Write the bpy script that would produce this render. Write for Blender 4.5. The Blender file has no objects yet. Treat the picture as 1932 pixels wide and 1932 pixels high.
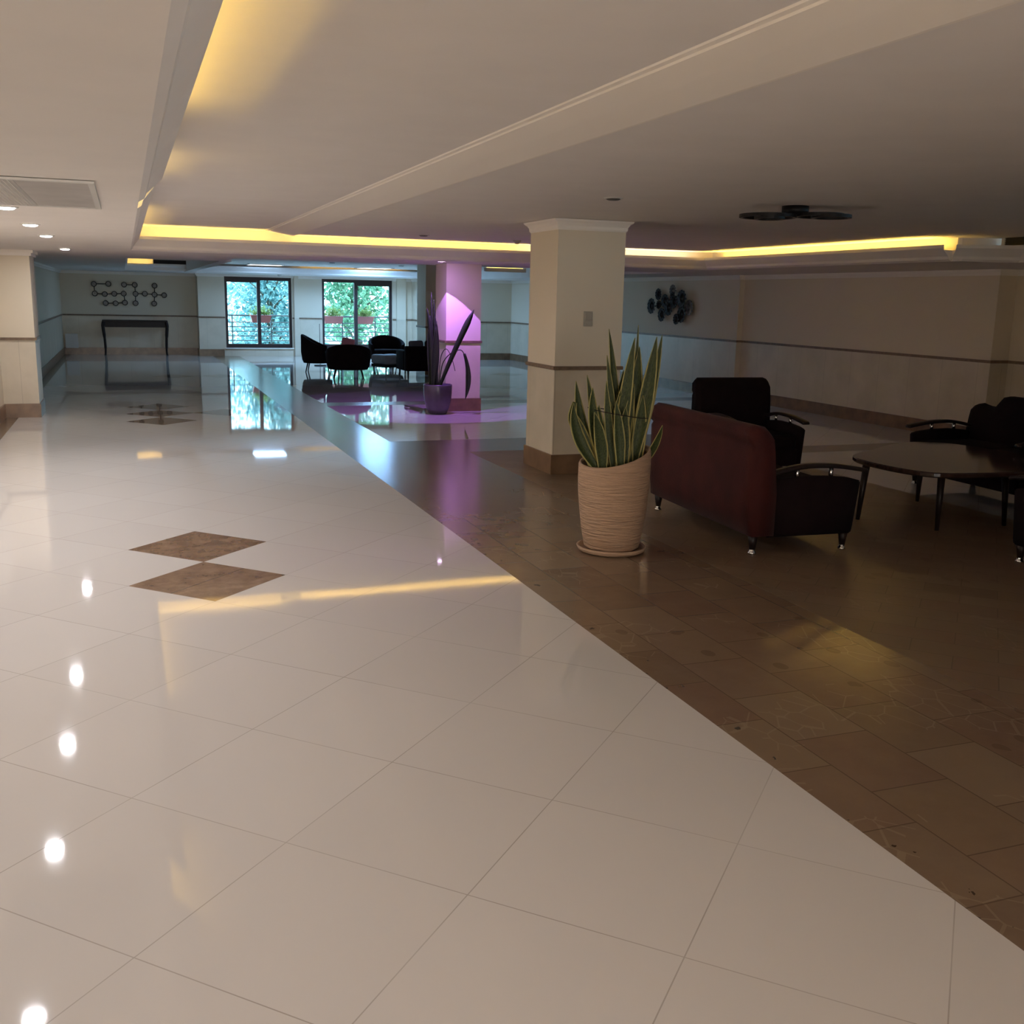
import bpy, bmesh, math, random
from mathutils import Vector, Matrix
random.seed(7)
S = bpy.context.scene
COL = S.collection
PI = math.pi

# ---------------------------------------------------------------- camera
F = 1935.0
H = 1.65
pitch = math.atan(402 / 1935); roll = .0216; yaw = math.atan(741 / math.hypot(1935, 402))
fw = Vector((math.sin(yaw) * math.cos(pitch), math.cos(yaw) * math.cos(pitch), -math.sin(pitch)))
r0 = Vector((math.cos(yaw), -math.sin(yaw), 0)); u0 = r0.cross(fw)
RR = r0 * math.cos(roll) + u0 * math.sin(roll)
UU = -r0 * math.sin(roll) + u0 * math.cos(roll)
cd = bpy.data.cameras.new('camera'); cam = bpy.data.objects.new('camera', cd); COL.objects.link(cam)
cd.sensor_fit = 'HORIZONTAL'; cd.sensor_width = 36.0; cd.lens = 36.0 * F / 1932
cd.clip_start = .05; cd.clip_end = 300
M3 = Matrix((RR, UU, -fw)).transposed()
cam.matrix_world = Matrix.Translation((0, 0, H)) @ M3.to_4x4()
S.camera = cam

# ---------------------------------------------------------------- view, world, lights
S.view_settings.view_transform = 'Standard'
S.view_settings.look = 'None'
S.view_settings.exposure = 0.58
S.view_settings.gamma = 1.0
S.view_settings.use_curve_mapping = False
S.cycles.use_denoising = True
S.cycles.max_bounces = 10
S.cycles.diffuse_bounces = 6
S.cycles.sample_clamp_indirect = 4.0
S.cycles.caustics_reflective = False
S.cycles.caustics_refractive = False

SKY = 6.5          # daylight strength
LAMP = 17.0        # corridor downlight power
COVE = 12.0         # LED cove emission
W = bpy.data.worlds.new('sky'); S.world = W; W.use_nodes = True
nt = W.node_tree; nt.nodes.clear()
wo = nt.nodes.new('ShaderNodeOutputWorld'); bg = nt.nodes.new('ShaderNodeBackground')
bg.inputs[0].default_value = (.46, .78, 1.0, 1); bg.inputs[1].default_value = SKY
nt.links.new(bg.outputs[0], wo.inputs[0])


def lamp_area(name, loc, size, power, color, rot=(0, 0, 0), size_y=None, spread=PI, shape='DISK'):
    l = bpy.data.lights.new(name, 'AREA'); l.shape = shape; l.size = size
    if size_y: l.shape = 'RECTANGLE'; l.size_y = size_y
    l.energy = power; l.color = color; l.spread = spread
    o = bpy.data.objects.new(name, l); o.location = loc; o.rotation_euler = rot; COL.objects.link(o)
    return o

# daylight portals in the two balcony windows (guide the sampling only)
for nm, x0, x1 in (('daylight', 2.5, 4.2), ('daylight', 5.05, 7.0)):
    o = lamp_area(nm, ((x0 + x1) / 2, 28.62, 1.15), x1 - x0, 1, (1, 1, 1), (-PI / 2, 0, 0), size_y=1.8)
    o.data.cycles.is_portal = True

DOWN = (.97, .96, 1.0)
# added fill lamp behind the camera, standing in for an unseen lit lobby
lamp_area('fill_behind_camera', (.3, -6.6, 1.25), 3.2, 155, (1.0, .955, .93), (PI / 2, 0, 0), size_y=1.9)

DOWN_Y = [13.8, 10.55, 8.83, 7.06, 5.29, 3.52, 1.75, 0.0, -1.8, -3.6]

# ---------------------------------------------------------------- materials
def new_mat(name):
    m = bpy.data.materials.new(name); m.use_nodes = True
    nt = m.node_tree; nt.nodes.clear()
    out = nt.nodes.new('ShaderNodeOutputMaterial')
    b = nt.nodes.new('ShaderNodeBsdfPrincipled')
    nt.links.new(b.outputs[0], out.inputs[0])
    return m, nt, b, out


def mat(name, col, rough=.6, metal=0, noise=0, nscale=8, bump=0, bscale=40, spec=.5, sheen=0, coat=0, emit=None, es=0, stretch=(1, 1, 1)):
    m, nt, b, out = new_mat(name)
    b.inputs['Base Color'].default_value = (*col, 1)
    b.inputs['Roughness'].default_value = rough
    b.inputs['Metallic'].default_value = metal
    b.inputs['Specular IOR Level'].default_value = spec
    if sheen:
        b.inputs['Sheen Weight'].default_value = sheen
        b.inputs['Sheen Roughness'].default_value = .4
    if coat: b.inputs['Coat Weight'].default_value = coat
    if emit:
        b.inputs['Emission Color'].default_value = (*emit, 1); b.inputs['Emission Strength'].default_value = es
    tc = nt.nodes.new('ShaderNodeTexCoord'); mp = nt.nodes.new('ShaderNodeMapping')
    mp.inputs['Scale'].default_value = stretch
    nt.links.new(tc.outputs['Object'], mp.inputs[0])
    if noise:
        n = nt.nodes.new('ShaderNodeTexNoise'); n.inputs['Scale'].default_value = nscale; n.inputs['Detail'].default_value = 5
        nt.links.new(mp.outputs[0], n.inputs['Vector'])
        cr = nt.nodes.new('ShaderNodeValToRGB')
        cr.color_ramp.elements[0].position = .3; cr.color_ramp.elements[1].position = .7
        cr.color_ramp.elements[0].color = (*[c * (1 - noise) for c in col], 1)
        cr.color_ramp.elements[1].color = (*[min(1, c * (1 + noise)) for c in col], 1)
        nt.links.new(n.outputs[0], cr.inputs[0]); nt.links.new(cr.outputs[0], b.inputs['Base Color'])
    if bump:
        n2 = nt.nodes.new('ShaderNodeTexNoise'); n2.inputs['Scale'].default_value = bscale; n2.inputs['Detail'].default_value = 3
        nt.links.new(mp.outputs[0], n2.inputs['Vector'])
        bp = nt.nodes.new('ShaderNodeBump'); bp.inputs['Strength'].default_value = bump; bp.inputs['Distance'].default_value = .02 if bump >= 1 else .01
        nt.links.new(n2.outputs[0], bp.inputs['Height']); nt.links.new(bp.outputs[0], b.inputs['Normal'])
    return m


class NM:
    """tiny expression helper over Math nodes"""
    def __init__(s, nt): s.nt = nt
    def __call__(s, op, *a):
        n = s.nt.nodes.new('ShaderNodeMath'); n.operation = op
        for i, v in enumerate(a):
            if isinstance(v, (int, float)): n.inputs[i].default_value = v
            else: s.nt.links.new(v, n.inputs[i])
        return n.outputs[0]


def pos_xyz(nt):
    g = nt.nodes.new('ShaderNodeNewGeometry'); sp = nt.nodes.new('ShaderNodeSeparateXYZ')
    nt.links.new(g.outputs['Position'], sp.inputs[0])
    return g.outputs['Position'], sp.outputs


def mixc(nt, fac, a, b):
    n = nt.nodes.new('ShaderNodeMix'); n.data_type = 'RGBA'
    if isinstance(fac, (int, float)): n.inputs[0].default_value = fac
    else: nt.links.new(fac, n.inputs[0])
    for i, v in ((6, a), (7, b)):
        if isinstance(v, tuple): n.inputs[i].default_value = (*v, 1)
        else: nt.links.new(v, n.inputs[i])
    return n.outputs[2]


def noise_n(nt, vec, scale, detail=4, rough=.5):
    n = nt.nodes.new('ShaderNodeTexNoise'); n.inputs['Scale'].default_value = scale
    n.inputs['Detail'].default_value = detail; n.inputs['Roughness'].default_value = rough
    nt.links.new(vec, n.inputs['Vector']); return n.outputs[0]


def ramp(nt, fac, stops):
    cr = nt.nodes.new('ShaderNodeValToRGB'); e = cr.color_ramp.elements
    while len(e) < len(stops): e.new(.5)
    for i, (p, c) in enumerate(stops): e[i].position = p; e[i].color = (*c, 1)
    nt.links.new(fac, cr.inputs[0]); return cr.outputs[0]


# polished pale porcelain, laid diagonally, with the inlaid brown marble lozenges
HX, HY, GX, GY = .4425, .4445, .38, 2.04
def make_white_floor():
    m, nt, b, out = new_mat('pale_polished_tile'); N = NM(nt)
    pos, xyz = pos_xyz(nt)
    dx = N('DIVIDE', N('SUBTRACT', xyz[0], GX), HX); dy = N('DIVIDE', N('SUBTRACT', xyz[1], GY), HY)
    u = N('MULTIPLY', N('ADD', dx, dy), .5); v = N('MULTIPLY', N('SUBTRACT', dx, dy), .5)
    fu = N('FLOOR', u); fv = N('FLOOR', v)
    def line(q):
        fr = N('FRACT', q); d = N('MINIMUM', fr, N('SUBTRACT', 1.0, fr)); return N('LESS_THAN', d, .0030)
    joint = N('MAXIMUM', line(u), line(v))
    nz = noise_n(nt, pos, 1.3, 3)
    joint = N('MULTIPLY', joint, N('ADD', N('MULTIPLY', nz, .9), .0))
    mask = None
    for cu, cv in ((5, -6), (4, -5), (13, -14), (14, -15), (15, -16), (15, -14), (22, -22), (23, -21), (30, -14), (25, -12), (31, -13)):
        c = N('MULTIPLY', N('COMPARE', fu, float(cu), .1), N('COMPARE', fv, float(cv), .1))
        mask = c if mask is None else N('MAXIMUM', mask, c)
    # each lozenge is cut across once
    cutl = N('LESS_THAN', N('ABSOLUTE', N('SUBTRACT', N('FRACT', v), .5)), .004)
    tile_id = nt.nodes.new('ShaderNodeCombineXYZ'); nt.links.new(fu, tile_id.inputs[0]); nt.links.new(fv, tile_id.inputs[1])
    wn = nt.nodes.new('ShaderNodeTexWhiteNoise'); nt.links.new(tile_id.outputs[0], wn.inputs[0])
    base = mixc(nt, wn.outputs[0], (.595, .55, .51), (.615, .57, .53))
    speck = noise_n(nt, pos, 3.0, 6, .6)
    base = mixc(nt, N('MULTIPLY', speck, .15), base, (.55, .50, .435))
    br = ramp(nt, noise_n(nt, pos, 9, 8, .65), [(.3, (.13, .075, .045)), (.55, (.24, .15, .09)), (.75, (.33, .22, .14))])
    br = mixc(nt, cutl, br, (.05, .03, .02))
    c = mixc(nt, N('MULTIPLY', joint, .95), base, (.20, .15, .11))
    c = mixc(nt, mask, c, br)
    nt.links.new(c, b.inputs['Base Color'])
    b.inputs['Roughness'].default_value = .035
    b.inputs['IOR'].default_value = 1.5
    bp = nt.nodes.new('ShaderNodeBump'); bp.inputs['Strength'].default_value = .035; bp.inputs['Distance'].default_value = .012
    nt.links.new(noise_n(nt, pos, 1.6, 1), bp.inputs['Height']); nt.links.new(bp.outputs[0], b.inputs['Normal'])
    return m


def make_brown_floor(name, diag):
    m, nt, b, out = new_mat(name); N = NM(nt)
    pos, xyz = pos_xyz(nt)
    mp = nt.nodes.new('ShaderNodeMapping'); nt.links.new(pos, mp.inputs[0])
    mp.inputs['Rotation'].default_value = (0, 0, PI / 4 if diag else PI / 2)
    bk = nt.nodes.new('ShaderNodeTexBrick'); nt.links.new(mp.outputs[0], bk.inputs['Vector'])
    bk.inputs['Scale'].default_value = 1.0
    bk.inputs['Brick Width'].default_value = .40 if diag else .44
    bk.inputs['Row Height'].default_value = .20 if diag else .335
    bk.inputs['Mortar Size'].default_value = .003
    bk.inputs['Color1'].default_value = (0, 0, 0, 1); bk.inputs['Color2'].default_value = (1, 1, 1, 1)
    bk.inputs['Mortar'].default_value = (.5, .5, .5, 1)
    tile = ramp(nt, bk.outputs['Color'], [(0, (.135, .082, .050)), (.35, (.19, .125, .076)), (.6, (.165, .095, .062)), (.8, (.20, .135, .085)), (1, (.155, .10, .066))])
    n1 = noise_n(nt, pos, 5, 8, .65)
    c = mixc(nt, N('MULTIPLY', N('SUBTRACT', n1, .25), .9), tile, (.24, .165, .10))
    # pale fossil veins and dark blotches of the marble
    vo = nt.nodes.new('ShaderNodeTexVoronoi'); vo.feature = 'DISTANCE_TO_EDGE'; vo.inputs['Scale'].default_value = 9
    mp2 = nt.nodes.new('ShaderNodeMapping'); mp2.inputs['Scale'].default_value = (1.0, .7, 1); nt.links.new(pos, mp2.inputs[0])
    nt.links.new(mp2.outputs[0], vo.inputs['Vector'])
    vein = N('LESS_THAN', vo.outputs['Distance'], .022)
    area = N('GREATER_THAN', noise_n(nt, pos, 1.7, 2), .56)
    c = mixc(nt, N('MULTIPLY', N('MULTIPLY', vein, area), .22), c, (.36, .27, .17))
    v2 = nt.nodes.new('ShaderNodeTexVoronoi'); v2.inputs['Scale'].default_value = 7; nt.links.new(mp2.outputs[0], v2.inputs['Vector'])
    blot = N('MULTIPLY', N('LESS_THAN', v2.outputs['Distance'], .22), N('GREATER_THAN', noise_n(nt, pos, 1.1, 2), .58))
    c = mixc(nt, N('MULTIPLY', blot, .35), c, (.07, .04, .026))
    c = mixc(nt, N('MULTIPLY', bk.outputs['Fac'], .6), c, (.07, .045, .03))
    if not diag:   # worn dark chips along the border with the pale tile
        chip = N('MULTIPLY', N('LESS_THAN', xyz[0], N('ADD', 2.17, N('MULTIPLY', noise_n(nt, pos, 9, 3), .09))), N('GREATER_THAN', noise_n(nt, pos, 13, 4), .67))
        c = mixc(nt, N('MULTIPLY', chip, .85), c, (.03, .018, .012))
    nt.links.new(c, b.inputs['Base Color'])
    b.inputs['Roughness'].default_value = .19 if not diag else .38
    b.inputs['IOR'].default_value = 1.45
    bp = nt.nodes.new('ShaderNodeBump'); bp.inputs['Strength'].default_value = .13; bp.inputs['Distance'].default_value = .01
    nt.links.new(noise_n(nt, pos, 3.0, 2), bp.inputs['Height']); nt.links.new(bp.outputs[0], b.inputs['Normal'])
    return m


def make_wall():
    """cream paint above the chair rail, polished beige stone below it, brown stone skirting is separate"""
    m, nt, b, out = new_mat('painted_wall_with_stone_dado'); N = NM(nt)
    pos, xyz = pos_xyz(nt)
    low = N('LESS_THAN', xyz[2], 1.02)
    n = noise_n(nt, pos, 2.2, 6, .6)
    stone = ramp(nt, n, [(.3, (.60, .52, .39)), (.7, (.71, .62, .48))])
    s = N('ADD', xyz[0], xyz[1]); fr = N('FRACT', N('DIVIDE', s, .61))
    jn = N('LESS_THAN', fr, .006)
    stone = mixc(nt, N('MULTIPLY', jn, .5), stone, (.22, .17, .12))
    paint = mixc(nt, noise_n(nt, pos, .8, 2), (.73, .635, .485), (.76, .665, .515))
    c = mixc(nt, low, paint, stone)
    nt.links.new(c, b.inputs['Base Color'])
    r = N('SUBTRACT', .7, N('MULTIPLY', low, .34)); nt.links.new(r, b.inputs['Roughness'])
    return m


M_WHITE = make_white_floor()
M_BROWN = make_brown_floor('brown_marble_border', False)
M_BROWN_D = make_brown_floor('brown_marble_diagonal', True)
M_WALL = make_wall()
M_CEIL = mat('ceiling_paint', (.83, .785, .745), .8, noise=.02, nscale=3)
M_SKIRT = mat('brown_stone_skirting', (.21, .125, .07), .3, noise=.25, nscale=6)
M_RAIL = mat('brown_wood_rail', (.20, .13, .08), .5, noise=.2, nscale=20)
M_PLASTER = mat('white_plaster', (.90, .84, .76), .7)
M_MAROON = mat('maroon_velvet', (.046, .0075, .0065), .8, noise=.25, nscale=5, sheen=.04, spec=.25, bump=.15, bscale=90)
M_DARKFAB = mat('dark_burgundy_fabric', (.009, .0035, .004), .95, noise=.2, nscale=10, spec=.2, bump=.15, bscale=120)
M_DARKWOOD = mat('dark_stained_wood', (.014, .008, .007), .45, spec=.3, noise=.3, nscale=14, stretch=(1, 8, 1))
M_TABLE = mat('polished_dark_table_top', (.035, .020, .016), .09, noise=.3, nscale=6, stretch=(1, 6, 1))
M_CHROME = mat('chrome', (.75, .75, .76), .12, metal=1)
M_BLACKMETAL = mat('black_metal', (.012, .010, .010), .5, metal=.1, spec=.3)
M_SOIL = mat('soil', (.03, .02, .014), .95, noise=.5, nscale=40, bump=.6)
M_CLAY = mat('ribbed_terracotta', (.44, .285, .18), .75, noise=.10, nscale=8, bump=1.0, bscale=11, stretch=(.8, .8, 8))
M_GLAZE = mat('dark_glazed_ceramic', (.075, .06, .085), .25, noise=.2, nscale=5)
M_FRAME = mat('dark_brown_window_frame', (.035, .018, .017), .45)
M_GREYFAB = mat('grey_quilted_fabric', (.20, .21, .24), .7, noise=.1, nscale=12)
M_LED = mat('yellow_led_strip', (.8, .6, .2), .5, emit=(1.0, .70, .20), es=COVE)
M_LEDR = mat('yellow_led_strip_strong', (.8, .6, .2), .5, emit=(1.0, .66, .13), es=COVE * 2.3)
M_LEDL = mat('yellow_led_strip_dim', (.8, .6, .2), .5, emit=(1.0, .68, .14), es=COVE * .3)
M_LEDW = mat('warm_led_strip', (.9, .8, .6), .5, emit=(1.0, .80, .48), es=COVE * 1.2)
M_LIT = mat('downlight_lens', (1, 1, 1), .4, emit=(1, .96, .92), es=14)
M_PANEL = mat('lit_ceiling_panel', (1, 1, 1), .4, emit=(.85, .95, 1), es=2.0)
M_WHITEPL = mat('white_plastic', (.62, .60, .56), .4)
M_BEIGEPL = mat('beige_plastic', (.40, .36, .29), .45)
M_GRILLE_DARK = mat('dark_grille_recess', (.02, .013, .011), .6)
M_MESHGREY = mat('vent_grey', (.42, .39, .36), .5, noise=.1, nscale=4)
M_RAILING = mat('balcony_railing_paint', (.10, .12, .15), .4, metal=.3)
M_PLANTER = mat('rose_planter_plastic', (.50, .16, .17), .5)
M_BARK = mat('bark', (.10, .08, .06), .9, noise=.3)
M_GROUND = mat('garden_ground', (.45, .55, .50), .9, noise=.3, nscale=1)
M_MIRROR = mat('smoked_disc', (.20, .19, .17), .35, noise=.4, nscale=30)


def leaf_mat(name, c1, c2, edge, vein=0):
    """upright sansevieria leaf: UV x across (0..1), banded dark green with pale margins"""
    m, nt, b, out = new_mat(name); N = NM(nt)
    uv = nt.nodes.new('ShaderNodeUVMap'); sp = nt.nodes.new('ShaderNodeSeparateXYZ'); nt.links.new(uv.outputs[0], sp.inputs[0])
    g = nt.nodes.new('ShaderNodeNewGeometry')
    d = N('ABSOLUTE', N('SUBTRACT', sp.outputs[0], .5))
    mg = N('GREATER_THAN', N('ADD', d, N('MULTIPLY', N('SUBTRACT', noise_n(nt, g.outputs['Position'], 14, 2), .5), .10)), .41)
    band = ramp(nt, noise_n(nt, uv.outputs[0], 16, 4, .7), [(.4, c1), (.62, c2)])
    c = mixc(nt, mg, band, edge)
    nt.links.new(c, b.inputs['Base Color']); b.inputs['Roughness'].default_value = .55; b.inputs['Specular IOR Level'].default_value = .3
    return m

M_LEAF = leaf_mat('snake_plant_leaf', (.020, .032, .010), (.070, .085, .026), (.34, .29, .10))
M_LEAF_D = leaf_mat('dark_snake_plant_leaf', (.008, .014, .007), (.022, .03, .014), (.03, .035, .018))


def foliage_mat(name, ca, cb, cc):
    m, nt, b, out = new_mat(name)
    g = nt.nodes.new('ShaderNodeNewGeometry')
    c = ramp(nt, noise_n(nt, g.outputs['Position'], 6, 3, .7), [(.35, ca), (.5, cb), (.65, cc)])
    nt.links.new(c, b.inputs['Base Color']); b.inputs['Roughness'].default_value = .6
    tr = nt.nodes.new('ShaderNodeBsdfTranslucent'); nt.links.new(c, tr.inputs[0])
    mx = nt.nodes.new('ShaderNodeMixShader'); mx.inputs[0].default_value = .45
    nt.links.new(b.outputs[0], mx.inputs[1]); nt.links.new(tr.outputs[0], mx.inputs[2]); nt.links.new(mx.outputs[0], out.inputs[0])
    return m

M_TREE = foliage_mat('tree_leaves', (.04, .13, .08), (.15, .32, .20), (.42, .64, .42))
M_TREE3 = foliage_mat('bluish_tree_leaves', (.05, .14, .15), (.17, .33, .34), (.46, .66, .66))
M_TREE2 = foliage_mat('pale_tree_leaves', (.10, .20, .23), (.28, .44, .48), (.6, .76, .80))
M_HERB = foliage_mat('planter_leaves', (.13, .20, .06), (.28, .38, .14), (.48, .56, .28))


def glass_mat():
    m, nt, b, out = new_mat('window_glass')
    t = nt.nodes.new('ShaderNodeBsdfTransparent'); t.inputs[0].default_value = (.93, .97, .97, 1)
    gl = nt.nodes.new('ShaderNodeBsdfGlossy'); gl.inputs['Roughness'].default_value = .02
    fr = nt.nodes.new('ShaderNodeFresnel'); fr.inputs[0].default_value = 1.45
    mx = nt.nodes.new('ShaderNodeMixShader')
    nt.links.new(fr.outputs[0], mx.inputs[0]); nt.links.new(t.outputs[0], mx.inputs[1]); nt.links.new(gl.outputs[0], mx.inputs[2])
    nt.links.new(mx.outputs[0], out.inputs[0]); return m
M_GLASS = glass_mat()

# ---------------------------------------------------------------- mesh helpers
def obj(name, bm, m, parent=None, smooth=False, mats=None):
    me = bpy.data.meshes.new(name)
    bm.normal_update(); bm.to_mesh(me); bm.free()
    for x in (mats or [m]): me.materials.append(x)
    if smooth:
        for p in me.polygons: p.use_smooth = True
    o = bpy.data.objects.new(name, me); COL.objects.link(o)
    if parent: o.parent = parent
    return o


def tag(o, label, cat, group=None, kind=None):
    o['label'] = label; o['category'] = cat
    if group: o['group'] = group
    if kind: o['kind'] = kind
    return o


def struct(name, bm, m, smooth=False, label=None):
    o = obj(name, bm, m, None, smooth); o['kind'] = 'structure'
    return o


def thing(name, label, cat, loc=(0, 0, 0), rz=0, group=None):
    o = bpy.data.objects.new(name, None); COL.objects.link(o)
    o.empty_display_size = .1; o.location = loc; o.rotation_euler = (0, 0, rz)
    return tag(o, label, cat, group)


def copy_tree(o, parent=None):
    c = o.copy(); COL.objects.link(c); c.parent = parent
    for ch in list(o.children): copy_tree(ch, c)
    return c


def B(): return bmesh.new()


def box(bm, x0, x1, y0, y1, z0, z1, bev=0, seg=2, mtx=None):
    r = bmesh.ops.create_cube(bm, size=1)
    vs = r['verts']
    for v in vs: v.co = Vector(((x0 + x1) / 2 + v.co.x * (x1 - x0), (y0 + y1) / 2 + v.co.y * (y1 - y0), (z0 + z1) / 2 + v.co.z * (z1 - z0)))
    if mtx: bmesh.ops.transform(bm, matrix=mtx, verts=vs)
    if bev:
        es = list({e for v in vs for e in v.link_edges})
        bmesh.ops.bevel(bm, geom=vs + es, offset=bev, segments=seg, profile=.5, affect='EDGES')
    return bm


def cyl(bm, p0, p1, r0, r1=None, n=14, cap=True):
    p0 = Vector(p0); p1 = Vector(p1); r1 = r0 if r1 is None else r1
    d = p1 - p0; L = d.length
    rot = d.to_track_quat('Z', 'Y').to_matrix().to_4x4()
    bmesh.ops.create_cone(bm, cap_ends=cap, segments=n, radius1=r0, radius2=r1, depth=L, matrix=Matrix.Translation((p0 + p1) / 2) @ rot)
    return bm


def lathe(bm, prof, n=40, cx=0, cy=0, fn=None):
    """prof: list of (r, z). fn(x,y,z)->z lets the rim be slanted"""
    rings = []
    for r, z in prof:
        ring = []
        for i in range(n):
            a = 2 * PI * i / n; x = cx + r * math.cos(a); y = cy + r * math.sin(a)
            zz = fn(x, y, z) if fn else z
            ring.append(bm.verts.new((x, y, zz)))
        rings.append(ring)
    for a, b in zip(rings, rings[1:]):
        for i in range(n):
            bm.faces.new((a[i], a[(i + 1) % n], b[(i + 1) % n], b[i]))
    return rings


def tube(bm, pts, r, n=10, closed=False):
    pts = [Vector(p) for p in pts]; m = len(pts); rings = []
    rr = r if isinstance(r, (list, tuple)) else [r] * m
    up = Vector((0, 0, 1)); prev = None
    for i, p in enumerate(pts):
        if closed: t = pts[(i + 1) % m] - pts[i - 1]
        else: t = pts[min(i + 1, m - 1)] - pts[max(i - 1, 0)]
        t.normalize()
        if prev is None:
            a = t.cross(up)
            if a.length < .1: a = t.cross(Vector((1, 0, 0)))
        else: a = prev - t * prev.dot(t)
        a.normalize(); prev = a; b = t.cross(a)
        rings.append([bm.verts.new(p + (a * math.cos(2 * PI * k / n) + b * math.sin(2 * PI * k / n)) * rr[i]) for k in range(n)])
    for i in range(m if closed else m - 1):
        A, C = rings[i], rings[(i + 1) % m]
        for k in range(n): bm.faces.new((A[k], A[(k + 1) % n], C[(k + 1) % n], C[k]))
    if not closed:
        bm.faces.new(rings[0][::-1]); bm.faces.new(rings[-1])
    return bm


def prism(bm, poly, axis, a0, a1):
    """extrude a 2D polygon. axis 'x': poly in (y,z); 'y': poly in (x,z); 'z': poly in (x,y)"""
    def P(p, a):
        return {'x': (a, p[0], p[1]), 'y': (p[0], a, p[1]), 'z': (p[0], p[1], a)}[axis]
    A = [bm.verts.new(P(p, a0)) for p in poly]; C = [bm.verts.new(P(p, a1)) for p in poly]
    n = len(poly)
    for i in range(n): bm.faces.new((A[i], A[(i + 1) % n], C[(i + 1) % n], C[i]))
    bm.faces.new(A[::-1]); bm.faces.new(C)
    bmesh.ops.recalc_face_normals(bm, faces=bm.faces[:])
    return bm


def catmull(pts, k=8, closed=True):
    out = []; n = len(pts)
    for i in range(n if closed else n - 1):
        p = [pts[(i + j) % n] if closed else pts[min(max(i + j, 0), n - 1)] for j in (-1, 0, 1, 2)]
        for s in range(k):
            t = s / k
            out.append(tuple(.5 * (2 * p[1][d] + (p[2][d] - p[0][d]) * t + (2 * p[0][d] - 5 * p[1][d] + 4 * p[2][d] - p[3][d]) * t * t + (3 * p[1][d] - p[0][d] - 3 * p[2][d] + p[3][d]) * t ** 3) for d in range(len(pts[0]))))
    if not closed: out.append(tuple(pts[-1]))
    return out

# ================================================================ SETTING
ZS = 2.13                      # underside of the soffit
ZR = 2.385                     # dropped ceiling over the seating
ZL = 2.43                      # raised ceiling over the corridor
Y0, Y1 = -7.0, 28.5
XL, XR = -1.53, 10.0

# floor, one piece: rectangles of pale tile and brown marble
def floor():
    bm = B()
    def q(x0, x1, y0, y1, mi):
        f = bm.faces.new([bm.verts.new(p) for p in ((x0, y0, 0), (x1, y0, 0), (x1, y1, 0), (x0, y1, 0))]); f.material_index = mi
    q(XL - .3, -1.37, Y0, 29.4, 1)
    q(-1.37, 2.13, Y0, 29.4, 0)
    q(2.13, 2.80, 11.56, 29.4, 1)
    q(2.13, 3.45, Y0, 11.56, 1)
    q(3.45, 6.60, Y0, 10.6, 2)
    q(3.45, 6.60, 10.6, 11.56, 1)
    q(6.60, 10.5, Y0, 9.73, 0); q(6.60, 10.5, 9.73, 10.2, 1); q(6.60, 10.5, 10.2, 11.56, 0)
    q(2.80, 10.5, 11.56, 15.55, 0); q(2.80, 10.5, 15.55, 16.05, 1); q(2.80, 10.5, 16.05, 29.4, 0)
    return bm
fo = obj('floor', floor(), None, mats=[M_WHITE, M_BROWN, M_BROWN_D]); fo['kind'] = 'structure'

# walls
struct('wall_left', box(B(), XL - .2, XL, Y0, 29.2, 0, 2.6), M_WALL)
bm = box(B(), XL, -1.11, 14.73, 15.45, 0, ZS)
struct('wall_left_column', bm, M_WALL)
# right wall with its shallow steps
bm = box(B(), 9.9, 10.4, 15.52, 26.8, 0, ZS); struct('wall_right', bm, M_WALL)
struct('wall_right', box(B(), 10.0, 10.4, 9.94, 15.52, 0, 2.2), M_WALL)
struct('wall_right', box(B(), 10.28, 10.6, Y0, 9.94, 0, 2.2), M_WALL)
struct('wall_back_recess', box(B(), XL, 1.80, 29.2, 29.4, 0, ZS), M_WALL)
# window wall: piers, sill band and head around the two openings
W1 = (2.48, 4.22); W2 = (5.04, 6.99); WZ0, WZ1 = .22, 2.07
bm = B()
box(bm, 1.80, W1[0], Y1, 29.2, 0, ZS); box(bm, W1[1], W2[0], Y1, 28.8, 0, ZS); box(bm, W2[1], 7.55, Y1, 28.8, 0, ZS)
for w in (W1, W2):
    box(bm, w[0], w[1], Y1, 28.8, 0, WZ0); box(bm, w[0], w[1], Y1, 28.8, WZ1, ZS)
struct('wall_back', bm, M_WALL)
bm = B(); box(bm, 4.28, 4.40, 28.44, Y1, 0, ZS); box(bm, 7.10, 7.36, 28.40, Y1, 0, ZS)
struct('trim_1', bm, M_WALL)
struct('wall_bay_side', box(B(), 7.55, 7.8, 26.8, 28.8, 0, ZS), M_WALL)
struct('wall_bay_back', box(B(), 7.55, 10.4, 26.8, 27.0, 0, ZS), M_WALL)
struct('wall_light_block', box(B(), 2.05, 2.25, Y0, -2.6, 0, 2.5), M_WALL)  # unseen partition, added to keep the fill lamp off the seating
struct('wall_front', box(B(), XL - .2, 10.6, Y0 - .2, Y0, 0, 2.7), M_WALL)

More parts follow.
